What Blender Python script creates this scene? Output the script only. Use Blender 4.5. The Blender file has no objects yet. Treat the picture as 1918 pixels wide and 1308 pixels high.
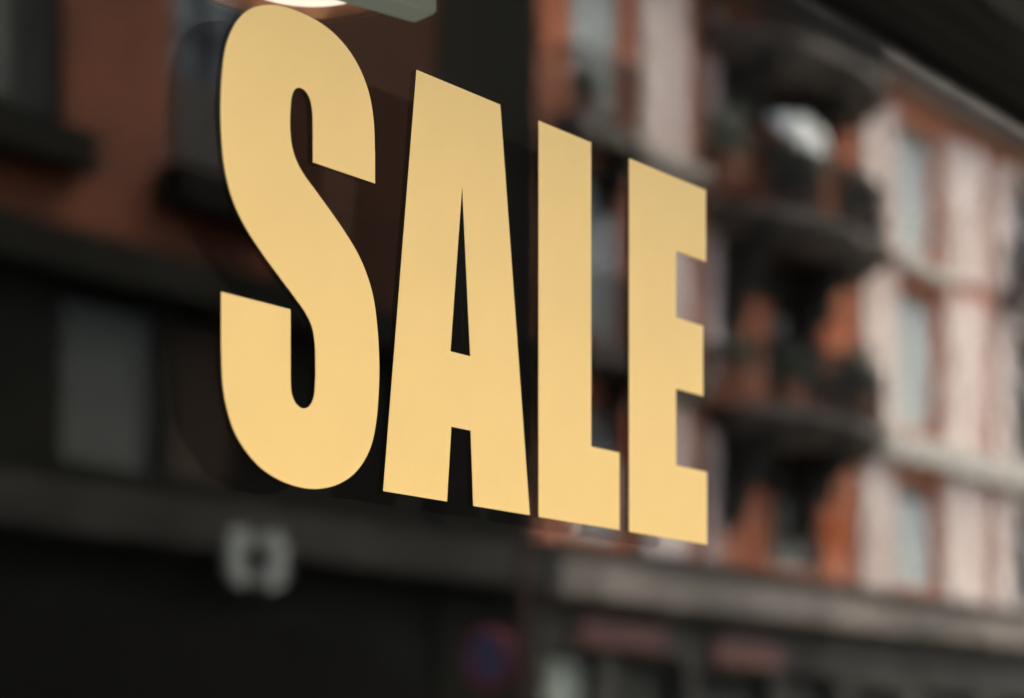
import bpy, bmesh, math, random
from mathutils import Vector, Matrix

random.seed(7)
S = bpy.context.scene
C = S.collection
R = math.radians

# ---------------------------------------------------------------- camera, world, sun, exposure
cd = bpy.data.cameras.new('camera')
cam = bpy.data.objects.new('camera', cd)
C.objects.link(cam)
cam.location = (0.0, -1.596, 1.6)
cam.rotation_euler = (R(90), 0, -math.atan2(0.8, 0.6))      # level, looking along the shop front and into the glass
cd.sensor_width = 36.0
cd.lens = 36.0 * 4000 / 1918
cd.shift_y = 800 / 1918
cd.clip_start, cd.clip_end = 0.05, 1000
cd.dof.use_dof = True
cd.dof.focus_distance = 2.5
cd.dof.aperture_fstop = 2.1
cd.dof.aperture_blades = 9
S.camera = cam

SUN_EL, SUN_ROT = R(60), R(78)
w = bpy.data.worlds.new('World')
S.world = w
w.use_nodes = True
nt = w.node_tree
sky = nt.nodes.new('ShaderNodeTexSky')
sky.sky_type = 'NISHITA'
sky.sun_disc = False
sky.sun_elevation = SUN_EL
sky.sun_rotation = SUN_ROT
sky.air_density = 1.0
sky.dust_density = 7.0
sky.ozone_density = 1.0
bg = nt.nodes['Background']
bg.inputs['Strength'].default_value = 0.12
nt.links.new(sky.outputs[0], bg.inputs[0])

sl = bpy.data.lights.new('sun', 'SUN')
sl.energy = 1.5
sl.angle = R(70)
sl.color = (1.0, 0.86, 0.70)
sun = bpy.data.objects.new('sun', sl)
C.objects.link(sun)
sdir = Vector((math.sin(SUN_ROT) * math.cos(SUN_EL), math.cos(SUN_ROT) * math.cos(SUN_EL), math.sin(SUN_EL)))
sun.rotation_euler = sdir.to_track_quat('Z', 'Y').to_euler()
sun.location = (0, 30, 40)

S.view_settings.view_transform = 'Standard'
S.view_settings.look = 'None'
S.view_settings.exposure = 2.9
S.view_settings.gamma = 1.0
S.view_settings.use_curve_mapping = False
S.render.engine = 'CYCLES'
S.cycles.use_denoising = True
S.cycles.use_adaptive_sampling = False
S.cycles.caustics_reflective = False
S.cycles.caustics_refractive = False
S.cycles.max_bounces = 16
S.cycles.transmission_bounces = 12
S.cycles.glossy_bounces = 8
S.cycles.diffuse_bounces = 4


# ---------------------------------------------------------------- materials
def mat(name, col, rough=0.8, var=0.12, scale=6.0, metal=0.0, bump=0.0, bscale=60.0, col2=None, spec=0.5):
    m = bpy.data.materials.new(name)
    m.use_nodes = True
    t = m.node_tree
    p = t.nodes['Principled BSDF']
    p.inputs['Roughness'].default_value = rough
    p.inputs['Metallic'].default_value = metal
    p.inputs['Specular IOR Level'].default_value = spec
    tc = t.nodes.new('ShaderNodeTexCoord')
    n = t.nodes.new('ShaderNodeTexNoise')
    n.inputs['Scale'].default_value = scale
    n.inputs['Detail'].default_value = 6
    n.inputs['Roughness'].default_value = 0.62
    t.links.new(tc.outputs['Object'], n.inputs['Vector'])
    r = t.nodes.new('ShaderNodeValToRGB')
    a = tuple(max(0, c * (1 - var)) for c in col)
    b = col2 if col2 else tuple(min(1, c * (1 + var)) for c in col)
    r.color_ramp.elements[0].position, r.color_ramp.elements[1].position = 0.35, 0.65
    r.color_ramp.elements[0].color = (*a, 1)
    r.color_ramp.elements[1].color = (*b, 1)
    t.links.new(n.outputs['Fac'], r.inputs['Fac'])
    t.links.new(r.outputs['Color'], p.inputs['Base Color'])
    if bump:
        n2 = t.nodes.new('ShaderNodeTexNoise')
        n2.inputs['Scale'].default_value = bscale
        n2.inputs['Detail'].default_value = 4
        t.links.new(tc.outputs['Object'], n2.inputs['Vector'])
        bp = t.nodes.new('ShaderNodeBump')
        bp.inputs['Strength'].default_value = bump
        bp.inputs['Distance'].default_value = 0.01
        t.links.new(n2.outputs['Fac'], bp.inputs['Height'])
        t.links.new(bp.outputs['Normal'], p.inputs['Normal'])
    return m


def emit(name, col, strength):
    m = bpy.data.materials.new(name)
    m.use_nodes = True
    p = m.node_tree.nodes['Principled BSDF']
    p.inputs['Base Color'].default_value = (0.1, 0.1, 0.1, 1)
    p.inputs['Emission Color'].default_value = (*col, 1)
    p.inputs['Emission Strength'].default_value = strength
    return m


def glass(name, col=(0.985, 1.0, 0.98), ior=1.52):
    m = bpy.data.materials.new(name)
    m.use_nodes = True
    t = m.node_tree
    t.nodes.remove(t.nodes['Principled BSDF'])
    g = t.nodes.new('ShaderNodeBsdfGlass')
    g.inputs['Color'].default_value = (*col, 1)
    g.inputs['Roughness'].default_value = 0.0
    g.inputs['IOR'].default_value = ior
    tc = t.nodes.new('ShaderNodeTexCoord')
    n = t.nodes.new('ShaderNodeTexNoise')                      # the faint waviness of float glass
    n.inputs['Scale'].default_value = 6.0
    n.inputs['Detail'].default_value = 2.0
    bp = t.nodes.new('ShaderNodeBump')
    bp.inputs['Strength'].default_value = 1.0
    bp.inputs['Distance'].default_value = 0.00011
    t.links.new(tc.outputs['Object'], n.inputs['Vector'])
    t.links.new(n.outputs['Fac'], bp.inputs['Height'])
    t.links.new(bp.outputs['Normal'], g.inputs['Normal'])
    t.links.new(g.outputs[0], t.nodes['Material Output'].inputs['Surface'])
    return m


M = dict(
    vinyl=mat('gold_vinyl', (0.80, 0.53, 0.160), 0.55, 0.025, 5.0, spec=0.3),
    glass=glass('window_glass'),
    terracotta=mat('terracotta_plaster', (0.48, 0.115, 0.036), 0.95, 0.22, 0.55, bump=0.3, spec=0.1, col2=(0.66, 0.29, 0.19)),
    pale=mat('pale_pink_stucco', (0.60, 0.44, 0.39), 0.88, 0.12, 0.8, bump=0.2, col2=(0.80, 0.66, 0.60)),
    cream=mat('cream_stone', (0.44, 0.40, 0.36), 0.85, 0.16, 1.2, bump=0.3),
    greystone=mat('grey_stone', (0.085, 0.070, 0.058), 0.88, 0.3, 0.6, bump=0.3, col2=(0.25, 0.205, 0.18)),
    midstone=mat('light_grey_stone', (0.26, 0.24, 0.22), 0.88, 0.2, 0.8, bump=0.3, col2=(0.38, 0.36, 0.33)),
    shopstone=mat('dark_shop_stone', (0.05, 0.045, 0.037), 0.88, 0.3, 0.9, bump=0.3, spec=0.2, col2=(0.10, 0.088, 0.074)),
    blackshut=mat('black_shutter', (0.022, 0.025, 0.023), 0.85, 0.2, 3.0, spec=0.15),
    brownshut=mat('brown_shutter', (0.055, 0.036, 0.024), 0.85, 0.2, 3.0, spec=0.15),
    dimcurtain=mat('dim_grey_curtain', (0.10, 0.093, 0.084), 0.9, 0.2, 1.5, spec=0.1),
    darkstone=mat('dark_stone', (0.010, 0.009, 0.007), 0.92, 0.35, 0.5, bump=0.3, spec=0.3, col2=(0.034, 0.031, 0.026)),  # near-black mottled stone for the ledges
    shadestone=mat('shade_black_stone', (0.028, 0.024, 0.02), 0.9, 0.35, 2.0, bump=0.3, spec=0.2),  # near-black stone for brackets, also the painted shade under the balconies
    slab=mat('weathered_slab_stone', (0.055, 0.044, 0.037), 0.9, 0.3, 0.9, bump=0.3, spec=0.2, col2=(0.15, 0.125, 0.11)),
    brown=mat('brown_plaster', (0.13, 0.033, 0.012), 0.95, 0.25, 0.9, bump=0.3),  # brown plaster, tone darkened to stand in for shade on this house
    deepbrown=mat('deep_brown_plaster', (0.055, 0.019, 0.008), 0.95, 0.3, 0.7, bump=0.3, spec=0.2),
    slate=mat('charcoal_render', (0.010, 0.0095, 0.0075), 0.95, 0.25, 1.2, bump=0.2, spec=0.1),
    shutter=mat('grey_green_shutter', (0.46, 0.48, 0.465), 0.6, 0.1, 3.0),
    dshutter=mat('dark_grey_shutter', (0.052, 0.056, 0.05), 0.8, 0.15, 3.0),
    frame=mat('pale_window_frame', (0.55, 0.54, 0.51), 0.5, 0.06, 4.0),
    pane=mat('house_window_pane', (0.05, 0.06, 0.065), 0.08, 0.3, 0.8),
    curtain=mat('pale_curtain', (0.78, 0.76, 0.71), 0.9, 0.1, 3.0),
    iron=mat('black_iron', (0.012, 0.012, 0.011), 0.8, 0.2, 8.0, spec=0.15),
    leaf=mat('balcony_leaf', (0.028, 0.042, 0.02), 0.6, 0.4, 9.0),
    pot=mat('clay_pot', (0.25, 0.09, 0.05), 0.8, 0.2, 6.0),
    roof=mat('roof_tile', (0.24, 0.10, 0.06), 0.85, 0.3, 3.0),
    canopy=mat('dark_canopy_metal', (0.018, 0.0165, 0.015), 0.85, 0.2, 4.0, spec=0.2),
    shopwall=mat('dark_shopfront_paint', (0.03, 0.029, 0.028), 0.45, 0.2, 3.0),
    upper=mat('grey_upper_render', (0.33, 0.31, 0.28), 0.9, 0.15, 1.5, bump=0.3),
    room=mat('dark_room_paint', (0.02, 0.014, 0.010), 0.9, 0.2, 2.0),
    asphalt=mat('asphalt', (0.05, 0.05, 0.052), 0.9, 0.25, 3.0, bump=0.5, bscale=150),
    paving=mat('paving_stone', (0.20, 0.19, 0.18), 0.85, 0.2, 2.0, bump=0.3),
    kerb=mat('kerb_granite', (0.30, 0.29, 0.28), 0.8, 0.15, 9.0, bump=0.2),
    earth=mat('ground_earth', (0.10, 0.09, 0.08), 0.95, 0.2, 0.5),
    copper=mat('copper', (0.72, 0.33, 0.18), 0.32, 0.15, 12.0, metal=1.0),
    armgrey=mat('grey_green_metal', (0.24, 0.36, 0.34), 0.6, 0.06, 20.0),
    glow=emit('lamp_glow', (1.0, 0.80, 0.70), 0.21),
    selflit=emit('plate_added_glow', (0.80, 1.0, 0.86), 0.017),  # glow added so the unlit end plate shows
    vanpaint=mat('black_van_paint', (0.012, 0.012, 0.013), 0.25, 0.1, 2.0),
    rubber=mat('rubber', (0.02, 0.02, 0.02), 0.85, 0.2, 10.0),
    chrome=mat('brushed_metal', (0.5, 0.5, 0.5), 0.3, 0.1, 20.0, metal=1.0),
    lens=mat('lamp_lens', (0.55, 0.55, 0.52), 0.1, 0.05, 8.0),
    redlens=mat('red_lens', (0.4, 0.02, 0.02), 0.2, 0.05, 8.0),
    signblue=mat('sign_blue', (0.05, 0.11, 0.20), 0.4, 0.05, 6.0),
    signred=mat('sign_red', (0.40, 0.045, 0.055), 0.5, 0.05, 6.0),
    redboard=mat('red_shop_board', (0.12, 0.026, 0.022), 0.5, 0.15, 3.0),
    rust=mat('rusty_brown_pole', (0.06, 0.024, 0.018), 0.8, 0.3, 8.0),
    emblem=mat('pale_emblem_paint', (0.23, 0.235, 0.225), 0.7, 0.05, 6.0),
    shopdark=mat('dark_shop_interior', (0.012, 0.012, 0.010), 0.6, 0.5, 1.5, spec=0.2, col2=(0.05, 0.046, 0.036)),
    shopint=mat('lit_shop_tone', (0.42, 0.44, 0.36), 0.8, 0.2, 2.5),  # pale colour in place of light from inside the shop
)


# ---------------------------------------------------------------- mesh helpers
class MB:
    def __init__(self):
        self.v, self.f = [], []

    def box(self, x0, x1, y0, y1, z0, z1):
        b = len(self.v)
        self.v += [(x0, y0, z0), (x1, y0, z0), (x1, y1, z0), (x0, y1, z0), (x0, y0, z1), (x1, y0, z1), (x1, y1, z1), (x0, y1, z1)]
        self.f += [tuple(b + i for i in q) for q in ((0, 3, 2, 1), (4, 5, 6, 7), (0, 1, 5, 4), (1, 2, 6, 5), (2, 3, 7, 6), (3, 0, 4, 7))]
        return self

    def prism(self, poly, axis, a, b):
        """polygon in the two other axes, extruded along axis from a to b"""
        n = len(poly)
        k = len(self.v)
        for d in (a, b):
            for (p, q) in poly:
                self.v.append({'x': (d, p, q), 'y': (p, d, q), 'z': (p, q, d)}[axis])
        self.f.append(tuple(k + i for i in range(n)))
        self.f.append(tuple(k + n + i for i in reversed(range(n))))
        for i in range(n):
            j = (i + 1) % n
            self.f.append((k + i, k + n + i, k + n + j, k + j))
        return self

    def lathe(self, prof, c, axis='z', seg=32, caps=True):
        k = len(self.v)
        n = len(prof)
        for s in range(seg):
            a = 2 * math.pi * s / seg
            for (r, h) in prof:
                p, q = r * math.cos(a), r * math.sin(a)
                d = {'z': (p, q, h), 'x': (h, p, q), 'y': (p, h, q)}[axis]
                self.v.append((c[0] + d[0], c[1] + d[1], c[2] + d[2]))
        for s in range(seg):
            t = (s + 1) % seg
            for i in range(n - 1):
                self.f.append((k + s * n + i, k + t * n + i, k + t * n + i + 1, k + s * n + i + 1))
        if caps:
            self.f.append(tuple(k + s * n for s in reversed(range(seg))))
            self.f.append(tuple(k + s * n + n - 1 for s in range(seg)))
        return self

    def build(self, name, m, parent=None, bevel=0.0, smooth=False):
        me = bpy.data.meshes.new(name)
        me.from_pydata(self.v, [], self.f)
        bm = bmesh.new()
        bm.from_mesh(me)
        bmesh.ops.recalc_face_normals(bm, faces=bm.faces)
        if bevel:
            es = [e for e in bm.edges if len(e.link_faces) == 2 and e.calc_face_angle(0) > 0.6]
            bmesh.ops.bevel(bm, geom=es, offset=bevel, segments=2, affect='EDGES', clamp_overlap=True)
        bm.to_mesh(me)
        bm.free()
        me.materials.append(m)
        if smooth:
            me.shade_smooth()
            me.set_sharp_from_angle(angle=R(40))
        o = bpy.data.objects.new(name, me)
        C.objects.link(o)
        o.parent = parent
        return o


def tag(o, label, cat, group=None):
    o['label'], o['category'] = label, cat
    if group:
        o['group'] = group
    return o


def thing(name, label, cat, loc=(0, 0, 0), group=None):
    o = bpy.data.objects.new(name, None)
    C.objects.link(o)
    o.location = loc
    o.empty_display_size = 0.2
    return tag(o, label, cat, group)


def keep(o, parent):
    """parent a world-space mesh under a thing that stands elsewhere"""
    o.parent = parent
    o.matrix_parent_inverse = Matrix.Translation(-Vector(parent.location))
    return o


def part(mb, name, m, parent, **k):
    return keep(mb.build(name, m, **k), parent)


def sub(mb, name, m, partobj, root, **k):
    """a sub-part in world space under a part whose thing stands at root.location"""
    o = mb.build(name, m, **k)
    o.parent = partobj
    return o


def struct(mb, name, m, **k):
    o = mb.build(name, m, **k)
    o['kind'] = 'structure'
    return o


FY = -16.5          # the plane of the house fronts across the street


# ---------------------------------------------------------------- ground, road, pavements
struct(MB().box(-260, 300, -260, 300, -1.0, -0.16), 'ground', M['earth'])
struct(MB().box(-120, 160, -13.2, -2.9, -0.155, -0.12), 'road', M['asphalt'])
struct(MB().box(-120, 160, -2.75, -0.02, -0.155, 0.0), 'pavement', M['paving'])
struct(MB().box(-120, 160, FY, -13.35, -0.155, 0.0), 'pavement', M['paving'])
struct(MB().box(-120, 160, -2.898, -2.752, -0.155, 0.004), 'kerb', M['kerb'], bevel=0.01)
struct(MB().box(-120, 160, -13.348, -13.202, -0.155, 0.004), 'kerb', M['kerb'], bevel=0.01)
lm = MB()
for i in range(24):
    lm.box(-60 + i * 6, -57 + i * 6, -8.12, -8.0, -0.119, -0.115)
struct(lm, 'road_markings', M['emblem'])

# ---------------------------------------------------------------- the shop: front, window, canopy
shop = thing('shop_building', 'dark shopfront under a flat canopy with one large pane reflecting the houses opposite', 'shop', (2.5, 0, 0))
WX0, WX1, WZ0, WZ1 = 0.35, 5.6, 0.55, 3.06
part(MB().box(WX0 - 0.25, WX1 + 0.25, -0.02, 0.25, 0.0, WZ0 - 0.06), 'stall_riser', M['shopwall'], shop, bevel=0.006)
part(MB().box(-5.0, WX0 - 0.25, -0.02, 0.3, 0.0, 4.2), 'wall', M['shopwall'], shop)
part(MB().box(WX1 + 0.25, 16.0, -0.02, 0.3, 0.0, 4.2), 'wall', M['shopwall'], shop)
part(MB().box(WX0 - 0.25, WX1 + 0.25, -0.02, 0.3, WZ1 + 0.04, 4.2), 'fascia', M['shopwall'], shop)
part(MB().box(-5.0, 16.0, 0.0, 0.4, 4.2, 5.2), 'upper_wall', M['upper'], shop)
part(MB().box(-5.0, 16.0, 0.42, 9.0, 4.02, 4.9), 'roof', M['slate'], shop)
win = part(MB().box(WX0 - 0.25, WX1 + 0.25, -0.03, 0.16, WZ0 - 0.06, WZ0)
           .box(WX0 - 0.25, WX1 + 0.25, -0.03, 0.16, WZ1, WZ1 + 0.04)
           .box(WX0 - 0.25, WX0, -0.03, 0.16, WZ0, WZ1).box(WX1, WX1 + 0.25, -0.03, 0.16, WZ0, WZ1), 'window_frame', M['shopwall'], shop)
g1 = part(MB().box(WX0 + 0.002, WX1 - 0.002, 0.0, 0.007, WZ0 + 0.002, WZ1 - 0.002), 'outer_pane', M['glass'], shop)
g1['label'] = 'dark outer window pane mirroring a terracotta house front with balconies'
part(MB().box(WX0 + 0.002, WX1 - 0.002, 0.042, 0.050, WZ0 + 0.002, WZ1 - 0.002), 'inner_pane', M['glass'], shop)
can = part(MB().box(-5.0, 16.0, -0.42, -0.021, 3.122, 3.30), 'canopy', M['canopy'], shop, bevel=0.006)
lipm = MB().box(-5.0, 16.0, -0.42, -0.40, 3.103, 3.121)
lipm.box(-5.0, 16.0, -0.20, -0.19, 3.118, 3.1215)
part(lipm, 'canopy_rib', M['canopy'], shop)

# the room behind the glass
struct(MB().box(-1.5, 8.0, 0.3, 4.2, -0.15, 0.0), 'floor', M['room'])
struct(MB().box(-1.5, 8.0, 0.31, 4.2, 3.9, 4.0), 'ceiling', M['room'])
struct(MB().box(-1.5, 8.0, 4.2, 4.4, -0.15, 4.0), 'back_wall', M['room'])
struct(MB().box(-1.7, -1.5, 0.31, 4.4, -0.15, 4.0), 'side_wall', M['room'])
struct(MB().box(8.0, 8.2, 0.31, 4.4, -0.15, 4.0), 'side_wall', M['room'])

# pendant lamp hanging just inside the pane
lx, ly, lz = 2.035, 0.28, 2.62
lamp = thing('ceiling_lamp', 'lit copper dish lamp with a grey green end plate hanging at the window top', 'lamp', (lx, ly, 3.9))
prof = [(0.142, 0.0), (0.144, 0.006), (0.125, 0.05), (0.09, 0.085), (0.03, 0.10), (0.028, 0.095), (0.085, 0.08), (0.12, 0.047), (0.136, 0.004)]
part(MB().lathe(prof, (lx, ly, lz), seg=48, caps=False), 'lamp_shade', M['copper'], lamp, smooth=True)
part(MB().lathe([(0.001, 0.004), (0.05, 0.002), (0.082, 0.004), (0.09, 0.014), (0.082, 0.04), (0.001, 0.05)], (lx + 0.015, ly, lz), seg=40, caps=False), 'bulb', M['glow'], lamp, smooth=True)
part(MB().prism([(2.170, 0.160), (1.905, 0.220), (1.916, 0.268), (2.181, 0.208)], 'z', 2.594, 2.63), 'end_plate', M['selflit'], lamp, bevel=0.004)  # plain plate, its faint glow is added to brighten it
part(MB().box(2.015, 2.03, 0.225, 0.27, 2.6305, 2.70), 'bracket', M['iron'], lamp)
part(MB().lathe([(0.006, 0.1), (0.006, 3.9 - lz - 0.02)], (lx, ly, lz), seg=10), 'rod', M['iron'], lamp)
part(MB().lathe([(0.05, 3.9 - lz - 0.03), (0.055, 3.9 - lz - 0.002)], (lx, ly, lz), seg=24), 'ceiling_rose', M['copper'], lamp)


# ---------------------------------------------------------------- the four vinyl letters on the outer face of the pane
def smooth_poly(pts, sub_=7):
    """pts: (x, z, corner?) -> Catmull-Rom between corners"""
    n = len(pts)
    out = []
    for i in range(n):
        p0, p1, p2, p3 = pts[i - 1], pts[i], pts[(i + 1) % n], pts[(i + 2) % n]
        a, b = Vector(p1[:2]), Vector(p2[:2])
        if p1[2] and p2[2]:
            out.append(tuple(a))
            continue
        q0 = a - (b - a) if p1[2] else Vector(p0[:2])
        q3 = b + (b - a) if p2[2] else Vector(p3[:2])

        def knot(t, u, v):
            return t + max((v - u).length, 1e-6) ** 0.5
        t0 = 0.0
        t1 = knot(t0, q0, a)
        t2 = knot(t1, a, b)
        t3 = knot(t2, b, q3)
        for s in range(sub_):
            t = t1 + (t2 - t1) * s / sub_
            A1 = q0 * ((t1 - t) / (t1 - t0)) + a * ((t - t0) / (t1 - t0))
            A2 = a * ((t2 - t) / (t2 - t1)) + b * ((t - t1) / (t2 - t1))
            A3 = b * ((t3 - t) / (t3 - t2)) + q3 * ((t - t2) / (t3 - t2))
            B1 = A1 * ((t2 - t) / (t2 - t0)) + A2 * ((t - t0) / (t2 - t0))
            B2 = A2 * ((t3 - t) / (t3 - t1)) + A3 * ((t - t1) / (t3 - t1))
            out.append(tuple(B1 * ((t2 - t) / (t2 - t1)) + B2 * ((t - t1) / (t2 - t1))))
    return out


def letter(label, loops):
    cu = bpy.data.curves.new('letter', 'CURVE')
    cu.dimensions = '2D'
    cu.fill_mode = 'BOTH'
    cu.extrude = 0.00012
    for lp in loops:
        sp = cu.splines.new('POLY')
        sp.points.add(len(lp) - 1)
        for p, (x, z) in zip(sp.points, lp):
            p.co = (x, z, 0, 1)
        sp.use_cyclic_u = True
    tmp = bpy.data.objects.new('tmp', cu)
    me = bpy.data.meshes.new_from_object(tmp)
    bpy.data.objects.remove(tmp)
    bpy.data.curves.remove(cu)
    me.name = 'vinyl_letter'
    me.transform(Matrix.Rotation(R(90), 4, 'X'))
    xs = [v.co.x for v in me.vertices]
    cx = (min(xs) + max(xs)) / 2
    me.transform(Matrix.Translation((-cx, 0, -1.929)))
    me.materials.clear()
    me.materials.append(M['vinyl'])
    o = bpy.data.objects.new('vinyl_letter', me)
    o.location = (cx, -0.0006, 1.929)
    C.objects.link(o)
    return tag(o, label, 'letter', 'cut vinyl letters spelling SALE on the shop window')


k, c = True, False
S_PTS = [(1.694, 2.4352, c), (1.6606, 2.4212, c), (1.638, 2.400, c), (1.6229, 2.370, c), (1.6165, 2.330, c), (1.6155, 2.2950, c), (1.6185, 2.2560, c), (1.6245, 2.2310, c),
         (1.634, 2.2100, c), (1.6503, 2.1885, c), (1.6751, 2.1659, c), (1.7046, 2.1435, c), (1.7304, 2.1245, c), (1.7478, 2.1104, c), (1.7577, 2.0980, c),
         (1.7622, 2.0830, c), (1.7637, 2.0596, c), (1.7633, 2.0371, c), (1.761, 2.0205, c), (1.7544, 2.0095, c), (1.7435, 2.0050, c), (1.7325, 2.0085, c),
         (1.7255, 2.0180, c), (1.7234, 2.0350, k), (1.7234, 2.1105, k), (1.6162, 2.1105, k), (1.6162, 2.055, k), (1.6186, 2.0130, c), (1.6249, 1.9882, c),
         (1.636, 1.9655, c), (1.6544, 1.9463, c), (1.6772, 1.9315, c), (1.7046, 1.9222, c), (1.7348, 1.9178, c), (1.7588, 1.9180, c), (1.7788, 1.9210, c),
         (1.8014, 1.9278, c), (1.8244, 1.9395, c), (1.8429, 1.9554, c), (1.8581, 1.9772, c), (1.8670, 2.0045, c), (1.8715, 2.0376, c), (1.8729, 2.0680, c),
         (1.8717, 2.0934, c), (1.8690, 2.1175, c), (1.8635, 2.1450, c), (1.8540, 2.1675, c), (1.8382, 2.1904, c), (1.8174, 2.2100, c), (1.7901, 2.2310, c),
         (1.7633, 2.2500, c), (1.7450, 2.2630, c), (1.7340, 2.2740, c), (1.7263, 2.2880, c), (1.7230, 2.3060, c), (1.7232, 2.3290, c), (1.7252, 2.3430, c),
         (1.7300, 2.3525, c), (1.7385, 2.3568, c), (1.7480, 2.3550, c), (1.7550, 2.3480, c), (1.7585, 2.3360, c), (1.7595, 2.3180, k), (1.7595, 2.2797, k),
         (1.8653, 2.2797, k), (1.8653, 2.3130, k), (1.8629, 2.3509, c), (1.8555, 2.3790, c), (1.8410, 2.4020, c), (1.8197, 2.4205, c), (1.7901, 2.4338, c),
         (1.7566, 2.4394, c), (1.7217, 2.4394, c)]
letter('capital letter S in pale gold vinyl, first of the word, left of the A', [smooth_poly(S_PTS)])
letter('capital letter A in pale gold vinyl with a slim triangular hole, between S and L',
       [[(1.940, 2.43), (2.1030, 2.43), (2.1645, 1.9285), (2.0485, 1.9285), (2.0435, 2.0193), (2.0060, 2.0193), (1.9975, 1.9285), (1.8795, 1.9285)],
        [(2.0268, 2.3125), (2.0427, 2.1094), (2.0042, 2.1094)]])
letter('capital letter L in pale gold vinyl with a short foot, between A and E',
       [[(2.1830, 2.43), (2.3000, 2.43), (2.3000, 2.0318), (2.3663, 2.0318), (2.3663, 1.9282), (2.1830, 1.9282)]])
letter('capital letter E in pale gold vinyl with three arms, last of the word',
       [[(2.3890, 2.43), (2.5850, 2.43), (2.5850, 2.3285), (2.5065, 2.3285), (2.5065, 2.2365), (2.5775, 2.2365), (2.5775, 2.1372), (2.5065, 2.1372),
         (2.5065, 2.0313), (2.5880, 2.0313), (2.5880, 1.9282), (2.3890, 1.9282)]])


# ---------------------------------------------------------------- houses across the street
def wall_with_openings(x0, x1, z0, z1, ops, y0, y1):
    xs = sorted({x0, x1, *[v for o in ops for v in o[:2] if x0 < v < x1]})
    zs = sorted({z0, z1, *[v for o in ops for v in o[2:] if z0 < v < z1]})
    vi, V, F = {}, [], set()
    solid = {}
    for i in range(len(xs) - 1):
        for j in range(len(zs) - 1):
            cx, cz = (xs[i] + xs[i + 1]) / 2, (zs[j] + zs[j + 1]) / 2
            solid[i, j] = not any(a < cx < b and p < cz < q for a, b, p, q in ops)
    mb = MB()

    def v(i, j, s):
        if (i, j, s) not in vi:
            vi[i, j, s] = len(mb.v)
            mb.v.append((xs[i], (y0, y1)[s], zs[j]))
        return vi[i, j, s]
    for (i, j), ok in solid.items():
        if not ok:
            continue
        for s in (0, 1):
            mb.f.append((v(i, j, s), v(i + 1, j, s), v(i + 1, j + 1, s), v(i, j + 1, s)))
        for (di, dj, e) in ((-1, 0, ((i, j), (i, j + 1))), (1, 0, ((i + 1, j), (i + 1, j + 1))), (0, -1, ((i, j), (i + 1, j))), (0, 1, ((i, j + 1), (i + 1, j + 1)))):
            if not solid.get((i + di, j + dj), False):
                (a, b), (p, q) = e
                mb.f.append((v(a, b, 0), v(p, q, 0), v(p, q, 1), v(a, b, 1)))
    return mb


def window(root, x0, x1, z0, z1, shut=0.0, sm='shutter', blind=None, bm='curtain', surround=None, fm='frame'):
    """a window in its opening: frame (part) > pane, shutter slats, blind as sub-parts"""
    t = 0.07
    f = MB().box(x0, x0 + t, FY - 0.24, FY - 0.14, z0, z1).box(x1 - t, x1, FY - 0.24, FY - 0.14, z0, z1)
    f.box(x0 + t, x1 - t, FY - 0.24, FY - 0.14, z0, z0 + t).box(x0 + t, x1 - t, FY - 0.24, FY - 0.14, z1 - t, z1)
    xm = (x0 + x1) / 2
    f.box(xm - 0.035, xm + 0.035, FY - 0.24, FY - 0.15, z0 + t, z1 - t)
    zm = z0 + (z1 - z0) * 0.68
    f.box(x0 + t, xm - 0.035, FY - 0.235, FY - 0.155, zm, zm + 0.05).box(xm + 0.035, x1 - t, FY - 0.235, FY - 0.155, zm, zm + 0.05)
    fo = part(f, 'window', M[fm], root)
    fo.matrix_parent_inverse = Matrix.Translation(-Vector(root.location))
    sub(MB().box(x0 + t, x1 - t, FY - 0.21, FY - 0.20, z0 + t, z1 - t), 'pane', M['pane'], fo, root)
    if shut:
        m = MB()
        zt = z0 + 0.03 + (z1 - z0 - 0.06) * shut
        n = max(4, int((zt - z0) / 0.11))
        for i in range(n):
            za = z0 + 0.03 + (zt - z0 - 0.03) * i / n
            zb = z0 + 0.03 + (zt - z0 - 0.03) * (i + 0.93) / n
            m.prism([(FY - 0.13, za), (FY - 0.06, za), (FY - 0.085, zb), (FY - 0.13, zb)], 'x', x0 + 0.02, x1 - 0.02)
        so = sub(m, 'shutter', M[sm], fo, root)
        so['kind'] = 'stuff'
    if blind:
        sub(MB().box(x0 + 0.02, x1 - 0.02, FY - 0.13, FY - 0.11, z0 + (z1 - z0) * blind[0], z0 + (z1 - z0) * blind[1]), 'blind', M[bm], fo, root)
    if surround:
        s = 0.16
        m = MB().box(x0 - s, x0, FY, FY + 0.07, z0, z1).box(x1, x1 + s, FY, FY + 0.07, z0, z1)
        m.box(x0 - s - 0.05, x1 + s + 0.05, FY, FY + 0.14, z1, z1 + 0.2).box(x0 - s - 0.05, x1 + s + 0.05, FY, FY + 0.18, z0 - 0.14, z0)
        sub(m, 'surround', M[surround], fo, root, bevel=0.012)
    return fo


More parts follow.
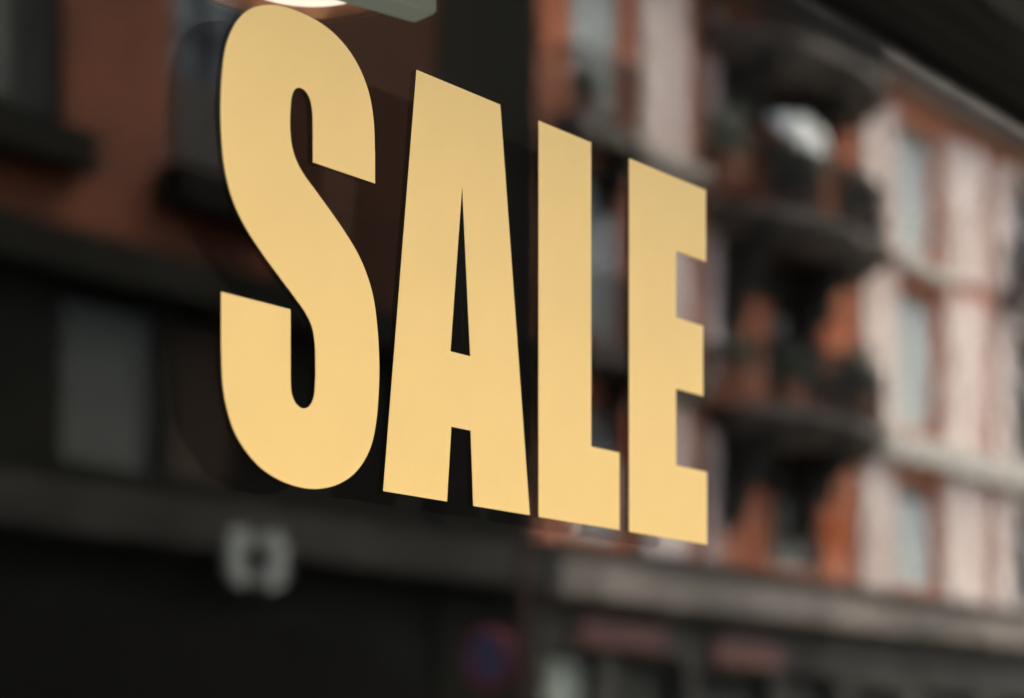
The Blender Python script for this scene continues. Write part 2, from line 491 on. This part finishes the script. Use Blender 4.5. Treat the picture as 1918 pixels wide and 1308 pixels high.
def balcony(root, x0, x1, z, deep=1.1, brackets=(), rail=1.0, bz=1.25, face='slab'):
    b = part(MB().box(x0, x1, FY, FY + deep, z, z + 0.26), 'balcony', M[face], root, bevel=0.02)
    m = MB().box(x0 + 0.02, x1 - 0.02, FY + deep - 0.10, FY + deep - 0.04, z + 0.26 + rail - 0.06, z + 0.26 + rail)
    m.box(x0 + 0.02, x1 - 0.02, FY + deep - 0.10, FY + deep - 0.04, z + 0.30, z + 0.35)
    n = int((x1 - x0 - 0.1) / 0.12)
    for i in range(n + 1):
        xx = x0 + 0.04 + (x1 - x0 - 0.08) * i / n
        m.box(xx - 0.009, xx + 0.009, FY + deep - 0.08, FY + deep - 0.06, z + 0.26, z + 0.26 + rail - 0.06)
    for xx in (x0 + 0.03, x1 - 0.09):
        m.box(xx, xx + 0.06, FY, FY + deep - 0.10, z + 0.26 + rail - 0.06, z + 0.26 + rail)
        for i in range(int(deep / 0.09)):
            m.box(xx + 0.02, xx + 0.04, FY + 0.03 + i * 0.09, FY + 0.05 + i * 0.09, z + 0.26, z + 0.26 + rail - 0.06)
    sub(m, 'railing', M['iron'], b, root)
    for (bx, wd) in brackets:
        pr = [(FY, z), (FY + deep * 0.92, z), (FY + deep * 0.86, z - 0.22), (FY + deep * 0.55, z - bz * 0.42), (FY + deep * 0.3, z - bz * 0.8), (FY + 0.22, z - bz), (FY, z - bz)]
        sub(MB().prism(pr, 'x', bx - wd / 2, bx + wd / 2), 'bracket', M['shadestone'], b, root, bevel=0.015)
    return b


def bow_plan(xc, a, d, n=2.5, k=24):
    e = 2 / n
    return [(xc + a * math.copysign(abs(math.cos(math.pi * i / k)) ** e, math.cos(math.pi * i / k)), FY + d * math.sin(math.pi * i / k) ** e) for i in range(k + 1)]


def bow_balcony(root, xc, a, z, d=1.4, brackets=(), rail=1.0, bz=1.7):
    """bow-fronted stone balcony: slab with a moulded underside, iron railing, two long consoles"""
    b = part(MB().prism(bow_plan(xc, a, d), 'z', z + 0.08, z + 0.26).prism(bow_plan(xc, a - 0.14, d - 0.14), 'z', z - 0.06, z + 0.079)
             .prism(bow_plan(xc, a - 0.3, d - 0.34), 'z', z - 0.2, z - 0.061), 'balcony', M['slab'], root, bevel=0.015)
    m = MB()
    top = z + 0.26 + rail
    for h0, h1 in ((top - 0.06, top), (z + 0.30, z + 0.34), (top - 0.2, top - 0.17)):
        o, i_ = bow_plan(xc, a - 0.05, d - 0.05), bow_plan(xc, a - 0.10, d - 0.10)
        m.prism(o + i_[::-1], 'z', h0, h1)
    P = [Vector(p) for p in bow_plan(xc, a - 0.075, d - 0.075, k=120)]
    nxt = 0.0
    run = 0.0
    for p, q in zip(P, P[1:]):
        run += (q - p).length
        if run >= nxt:
            nxt = run + 0.085
            m.box(q.x - 0.019, q.x + 0.019, q.y - 0.019, q.y + 0.019, z + 0.34, top - 0.06)
            m.box(q.x - 0.035, q.x + 0.035, q.y - 0.012, q.y + 0.012, z + 0.52, z + 0.60)
    sub(m, 'railing', M['iron'], b, root)
    for (bx, wd) in brackets:
        pr = [(FY, z - 0.2), (FY + d * 0.78, z - 0.2), (FY + d * 0.74, z - 0.34), (FY + d * 0.60, z - 0.5), (FY + d * 0.36, z - bz * 0.6), (FY + d * 0.22, z - bz * 0.85), (FY + 0.14, z - bz), (FY, z - bz)]
        sub(MB().prism(pr, 'x', bx - wd / 2, bx + wd / 2), 'bracket', M['shadestone'], b, root, bevel=0.015)
    return b


# --- terracotta house
house = thing('apartment_building', 'terracotta apartment house with pale pilasters, stacked balconies and shops below', 'building', (34, FY, 0))
X0, X1, ZT = 24.74, 47.0, 14.4
fl = [(5.15, 7.12), (8.15, 10.72), (11.42, 13.85)]
cols = [(25.62, 26.92), (31.45, 33.25), (36.05, 37.65), (41.15, 42.75)]
shopops = [(25.0, 26.35, 0.3, 3.45), (26.75, 28.75, 0.1, 3.45), (29.1, 31.5, 0.1, 3.3), (31.9, 33.9, 0.1, 3.4), (34.4, 36.4, 0.3, 3.2), (37.2, 39.6, 0.3, 3.25), (40.4, 42.4, 0.1, 3.2), (43.2, 45.6, 0.3, 3.2)]
ops = [(a, b, p, q) for (a, b) in cols for (p, q) in fl]
part(wall_with_openings(X0, X1, 4.75, ZT, ops, FY - 0.35, FY), 'wall', M['terracotta'], house)
part(wall_with_openings(X0, X1, 0.0, 4.2, shopops, FY - 0.35, FY), 'shopfront', M['shopstone'], house)
part(MB().box(X0, X1, FY - 11, FY - 0.36, 0.0, ZT), 'core', M['slate'], house)
part(MB().box(X0 - 0.05, X1, FY - 11, FY + 0.60, ZT, ZT + 0.13).box(X0 - 0.05, X1, FY - 11, FY + 0.72, ZT + 0.13, ZT + 0.5), 'cornice', M['midstone'], house)
part(MB().prism([(FY + 0.6, ZT + 0.5), (FY - 5.2, ZT + 2.9), (FY - 11, ZT + 0.5)], 'x', X0, X1), 'roof', M['roof'], house)
part(MB().box(X0, X1, FY - 0.35, FY + 0.42, 4.2, 4.75), 'ledge', M['greystone'], house, bevel=0.03)
part(MB().box(X0, X1, FY, FY + 0.30, 4.75, 5.0), 'ledge', M['darkstone'], house, bevel=0.02)
part(MB().box(34.45, X1, FY, FY + 0.38, 7.42, 7.95), 'ledge', M['cream'], house, bevel=0.04)
part(MB().box(24.76, 29.0, FY, FY + 0.30, 7.5, 7.9), 'ledge', M['greystone'], house, bevel=0.04)
part(MB().box(27.2, 29.0, FY, FY + 0.35, 11.0, 11.24), 'ledge', M['cream'], house, bevel=0.04)
for (a, b) in [(27.35, 28.7), (29.25, 29.6), (34.55, 35.85), (37.95, 39.75), (40.25, 40.98), (43.2, 44.9)]:
    for (p, q) in ((5.0, 7.42), (7.95, 10.98), (11.25, 14.0)):
        part(MB().box(a, b, FY, FY + 0.13, p, q), 'pilaster', M['pale'], house, bevel=0.015)
for (a, b) in cols[2:]:
    part(MB().box(a - 0.3, b + 0.35, FY, FY + 0.30, 11.0, 11.24), 'ledge', M['cream'], house, bevel=0.03)
for ci, (a, b) in enumerate(cols):
    for fi, (p, q) in enumerate(fl):
        if ci == 1:
            window(house, a, b, p, q, shut=0.0, blind=((0.45, 0.82) if fi == 2 else None))
        elif ci == 0:
            window(house, a, b, p, q, shut=(0.62, 0.9, 0.98)[fi], surround=None)
        elif ci == 2:
            window(house, a, b, p, q, shut=(0.86, 0.93, 0.9)[fi], surround=None)
        else:
            window(house, a, b, p, q, shut=(0.0, 0.5, 0.0)[fi], sm='dshutter', surround='cream')
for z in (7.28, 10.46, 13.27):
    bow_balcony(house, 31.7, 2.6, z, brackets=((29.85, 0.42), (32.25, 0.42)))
    part(MB().box(29.65, 33.6, FY, FY + 0.09, z - 0.85, z - 0.205), 'shade_strip', M['shadestone'], house, bevel=0.01)  # dark strip on the wall standing in for shade under the slab
for z in (7.6, 10.85):
    balcony(house, 25.0, 26.75, z, 0.6, brackets=((25.2, 0.25), (26.5, 0.25)), bz=0.8)
balcony(house, 40.6, 43.4, 11.25, 0.5, rail=0.9)
# shop fronts on the ground floor: frames, and panes whose colour stands in for lit and dark interiors
for i, (a, b, p, q) in enumerate(shopops):
    f = part(MB().box(a, a + 0.08, FY - 0.3, FY - 0.18, p, q).box(b - 0.08, b, FY - 0.3, FY - 0.18, p, q)
             .box(a + 0.08, b - 0.08, FY - 0.3, FY - 0.18, q - 0.1, q).box(a + 0.08, b - 0.08, FY - 0.3, FY - 0.18, p, p + 0.12), 'shop_window', M['iron'], house)
    sub(MB().box(a + 0.08, b - 0.08, FY - 0.28, FY - 0.26, p + 0.12, q - 0.1), 'pane', M['shopint'] if i == 0 else M['shopdark'], f, house)

# --- brown house to its side, with a charcoal stair bay between them
brown = thing('apartment_building', 'dark brown plastered house with grey roller shutters beside a charcoal stair bay', 'building', (14, FY, 0))
bfl = [(5.1, 7.1), (8.75, 11.2), (12.2, 14.2)]
bcols = [(3.9, 5.3), (6.6, 8.0), (9.3, 10.7), (12.0, 13.2), (14.25, 15.95), (17.55, 18.95)]
bops = [(a, b, p, q) for (a, b) in bcols for (p, q) in bfl if not (p < 6 and 15.5 < a < 18)] + [(15.9, 17.3, 5.1, 7.1), (17.55, 18.7, 5.1, 7.1)]
bops = [o for o in bops if not (o[0] == 14.25 and o[2] < 6)]
part(wall_with_openings(2.0, 19.25, 7.62, ZT, [o for o in bops if o[2] > 8], FY - 0.35, FY), 'wall', M['brown'], brown)
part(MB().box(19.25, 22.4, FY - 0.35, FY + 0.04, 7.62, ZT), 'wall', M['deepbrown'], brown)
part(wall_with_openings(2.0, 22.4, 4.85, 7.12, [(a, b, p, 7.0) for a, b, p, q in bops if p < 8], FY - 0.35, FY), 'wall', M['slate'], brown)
part(MB().box(2.0, 22.4, FY - 0.35, FY + 0.30, 7.12, 7.62), 'ledge', M['slate'], brown, bevel=0.03)
part(MB().box(2.0, 24.70, FY - 0.35, FY + 0.35, 4.25, 4.85), 'ledge', M['darkstone'], brown, bevel=0.03)
part(MB().box(2.0, 22.4, FY - 11, FY - 0.36, 0, ZT), 'core', M['slate'], brown)
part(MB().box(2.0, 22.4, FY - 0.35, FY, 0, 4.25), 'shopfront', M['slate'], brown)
part(MB().box(2.0, 24.66, FY - 11, FY + 0.5, ZT, ZT + 0.45), 'cornice', M['greystone'], brown)
part(MB().prism([(FY + 0.5, ZT + 0.45), (FY - 5.2, ZT + 2.8), (FY - 11, ZT + 0.45)], 'x', 2.0, 24.66), 'roof', M['roof'], brown)
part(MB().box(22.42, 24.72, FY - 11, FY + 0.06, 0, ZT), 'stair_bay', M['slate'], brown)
for (a, b, p, q) in bops:
    if p < 8:
        q = 7.0
    dark = a in (14.25,)
    if a == 15.9:
        window(brown, a, b, p, q, shut=0.97, sm='dshutter', fm='iron')
    elif a == 17.55 and p > 8:
        window(brown, a, b, p, q, blind=(0.03, 0.45), bm='dimcurtain', fm='blackshut')
    elif a == 17.55:
        window(brown, a, b, p, q, shut=0.97, sm='brownshut', fm='iron')
    else:
        window(brown, a, b, p, q, shut=0.97, sm='blackshut', fm='iron')
sub_ = part(MB().box(14.1, 15.08, FY + 0.01, FY + 0.06, 8.9, 11.1), 'shutter', M['dshutter'], brown, bevel=0.01)
part(MB().box(13.9, 16.15, FY, FY + 0.35, 8.25, 8.7), 'balcony', M['slate'], brown, bevel=0.03)
part(MB().box(17.3, 19.2, FY, FY + 0.35, 8.2, 8.65), 'balcony', M['slate'], brown, bevel=0.03)

# --- shop boards and the pale emblem on the house fronts
tag(MB().box(25.75, 28.05, FY, FY + 0.10, 3.52, 3.92).build('shop_sign', M['redboard'], bevel=0.01), 'dark red signboard over the pale lit shop window', 'sign', 'red shop boards across the street')
tag(MB().box(29.5, 31.75, FY, FY + 0.10, 3.40, 3.80).build('shop_sign', M['redboard'], bevel=0.01), 'dark red signboard over the shop doors below the balconies', 'sign', 'red shop boards across the street')
em = MB()
for sg in (-1, 1):
    inner, outer = [], []
    for i in range(17):
        a = R(-84) + R(168) * i / 16
        ca, sa = math.cos(a), math.sin(a)
        outer.append((18.5 + sg * (0.045 + 0.45 * abs(ca) ** 0.5), 4.19 + 0.35 * math.copysign(abs(sa) ** 0.5, sa)))
        inner.append((18.5 + sg * (0.045 + 0.17 * ca), 4.19 + 0.21 * sa))
    em.prism(outer + inner[::-1], 'y', FY + 0.42, FY + 0.50)
tag(em.build('wall_emblem', M['emblem']), 'pale squarish emblem with a dark open middle on the dark brown house', 'emblem')

# --- no-parking sign on its pole at the far kerb
ps = thing('traffic_sign', 'round blue no parking sign with red rim on a rusty brown pole', 'sign', (16.2, -10.4 - 3.4, 0))
# pole stands on the far pavement edge
px, py = 20.75, -13.75
ps.location = (px, py, 0)
part(MB().lathe([(0.075, 0.0), (0.075, 4.9), (0.02, 4.96)], (px, py, 0), seg=16), 'pole', M['rust'], ps, smooth=True)
sy, sz = py - 0.50, 3.05
part(MB().lathe([(0.38, -0.012), (0.38, 0.012)], (px - 0.05, sy, sz), axis='x', seg=40), 'sign_rim', M['signred'], ps)
part(MB().lathe([(0.305, -0.004), (0.305, 0.004)], (px - 0.07, sy, sz), axis='x', seg=40), 'sign_disc', M['signblue'], ps)
bar = MB()
d = Vector((0, 0.7071, 0.7071))
e = Vector((0, -0.7071, 0.7071))
q = [Vector((0, sy, sz)) + d * a + e * b for a, b in ((-0.28, -0.035), (0.28, -0.035), (0.28, 0.035), (-0.28, 0.035))]
bar.prism([(v.y, v.z) for v in q], 'x', px - 0.080, px - 0.0765)
part(bar, 'sign_bar', M['signred'], ps)
part(MB().box(px - 0.03, px + 0.03, sy + 0.2, py - 0.06, sz - 0.03, sz + 0.03), 'bracket', M['iron'], ps)

# --- pale parasol standing on the top balcony
pp = Vector((31.05, FY + 0.75, 10.72))
par = thing('parasol', 'pale tilted parasol standing on the top balcony between the brackets', 'parasol', pp)
part(MB().lathe([(0.2, 0.0), (0.2, 0.06), (0.03, 0.08), (0.022, 1.33)], tuple(pp), seg=14), 'pole', M['iron'], par)
cm = MB().lathe([(0.02, 0.26), (0.22, 0.22), (0.42, 0.10), (0.55, -0.10), (0.53, -0.10), (0.40, 0.08), (0.21, 0.195), (0.02, 0.235)], (0, 0, 0), seg=8, caps=False)
rot = Matrix.Rotation(R(24), 4, 'Y') @ Matrix.Rotation(R(-38), 4, 'X')
cm.v = [tuple(rot @ (Vector(v) * 1.3) + pp + Vector((0, 0, 1.36))) for v in cm.v]
part(cm, 'parasol_canopy', M['curtain'], par)

# --- potted shrubs on the balconies
def shrub(x, y, z, r, label):
    t = thing('potted_plant', label, 'plant', (x, y, z), 'potted shrubs on the balconies')
    part(MB().lathe([(r * 0.45, 0), (r * 0.62, r * 0.8), (r * 0.68, r * 0.8), (r * 0.68, r * 0.95)], (x, y, z), seg=14), 'pot', M['pot'], t)
    m = MB()
    for i in range(170):
        a, b = random.uniform(0, 6.283), math.acos(random.uniform(-0.7, 1))
        rr = r * random.uniform(0.45, 1.15)
        cpt = Vector((x + rr * math.sin(b) * math.cos(a), y + rr * math.sin(b) * math.sin(a) * 0.7, z + r * 1.7 + rr * math.cos(b)))
        u = Vector((random.gauss(0, 1), random.gauss(0, 1), random.gauss(0, 1))).normalized()
        v = u.orthogonal().normalized()
        s = r * random.uniform(0.16, 0.3)
        kk = len(m.v)
        m.v += [tuple(cpt - u * s), tuple(cpt + v * s * 0.45), tuple(cpt + u * s), tuple(cpt - v * s * 0.45)]
        m.f.append((kk, kk + 1, kk + 2, kk + 3))
    part(m, 'foliage', M['leaf'], t)


shrub(32.55, FY + 1.05, 10.72, 0.42, 'leafy potted shrub at the open end of the middle balcony')
shrub(32.5, FY + 1.05, 7.54, 0.50, 'leafy potted shrub at the open end of the lowest balcony')
shrub(30.2, FY + 1.0, 7.54, 0.40, 'leafy potted shrub in the middle of the lowest balcony')
shrub(30.4, FY + 1.0, 10.72, 0.34, 'leafy potted shrub in the middle of the middle balcony')
shrub(28.4, FY + 1.0, 10.72, 0.46, 'tall leafy shrub at the closed end of the middle balcony')
shrub(28.6, FY + 1.0, 7.54, 0.36, 'small leafy shrub at the closed end of the lowest balcony')
shrub(31.5, FY + 1.0, 7.54, 0.30, 'smallest potted shrub on the lowest balcony')
shrub(25.5, FY + 0.35, 11.11, 0.30, 'leafy potted shrub on the narrow upper balcony')

# --- black panel van parked at the near kerb
van = thing('parked_van', 'black panel van with a rounded roof parked at the kerb before the shop', 'van', (4.6, -4.0, -0.12))
ox, oy, oz = 4.6, -4.0, -0.12
VL = 4.7
xa = ox - 2.35
prof = [(0.0, 0.42), (0.0, 1.75), (0.10, 2.10), (0.30, 2.2), (2.9, 2.22), (3.35, 2.15), (3.60, 2.0), (4.05, 1.28), (4.62, 1.08), (4.70, 0.9), (4.72, 0.42), (4.2, 0.34), (0.5, 0.34)]
body = part(MB().prism([(xa + a, oz + b) for a, b in prof], 'y', oy - 0.92, oy + 0.92), 'body', M['vanpaint'], van, bevel=0.07, smooth=True)
for s in (-1, 1):
    y = oy + s * 0.925
    ya, yb = (y - 0.004, y + 0.006) if s > 0 else (y - 0.006, y + 0.004)
    part(MB().prism([(xa + a, oz + b) for a, b in ((2.75, 1.3), (3.9, 1.3), (3.55, 1.85), (2.75, 1.88))], 'y', ya, yb), 'side_window', M['pane'], van)
    for wx in (0.95, 3.85):
        wh = part(MB().lathe([(0.2, -0.11), (0.31, -0.11), (0.335, -0.07), (0.335, 0.07), (0.31, 0.11), (0.2, 0.11)], (xa + wx, oy + s * 0.84, oz + 0.335), axis='y', seg=28), 'wheel', M['rubber'], van, smooth=True)
        sub(MB().lathe([(0.03, -0.115), (0.2, -0.105), (0.2, 0.105), (0.03, 0.115)], (xa + wx, oy + s * 0.84, oz + 0.335), axis='y', seg=20), 'rim', M['chrome'], wh, van)
    part(MB().box(xa + 4.55, xa + 4.715, oy + s * 0.7 - 0.14, oy + s * 0.7 + 0.14, oz + 0.78, oz + 0.95), 'headlight', M['lens'], van, bevel=0.02)
    part(MB().box(xa - 0.015, xa + 0.05, oy + s * 0.82 - 0.06, oy + s * 0.82 + 0.06, oz + 0.9, oz + 1.3), 'tail_light', M['redlens'], van, bevel=0.01)
    part(MB().box(xa + 3.55, xa + 3.65, oy + s * 1.02 - 0.09, oy + s * 1.02 + 0.09, oz + 1.25, oz + 1.45), 'wing_mirror', M['vanpaint'], van, bevel=0.03)
part(MB().prism([(xa + a, oz + b) for a, b in ((3.66, 1.95), (4.06, 1.32), (4.075, 1.33), (3.675, 1.96))], 'y', oy - 0.78, oy + 0.78), 'windscreen', M['pane'], van)
part(MB().box(xa + 4.6, xa + 4.8, oy - 0.9, oy + 0.9, oz + 0.42, oz + 0.66), 'bumper', M['rubber'], van, bevel=0.04)
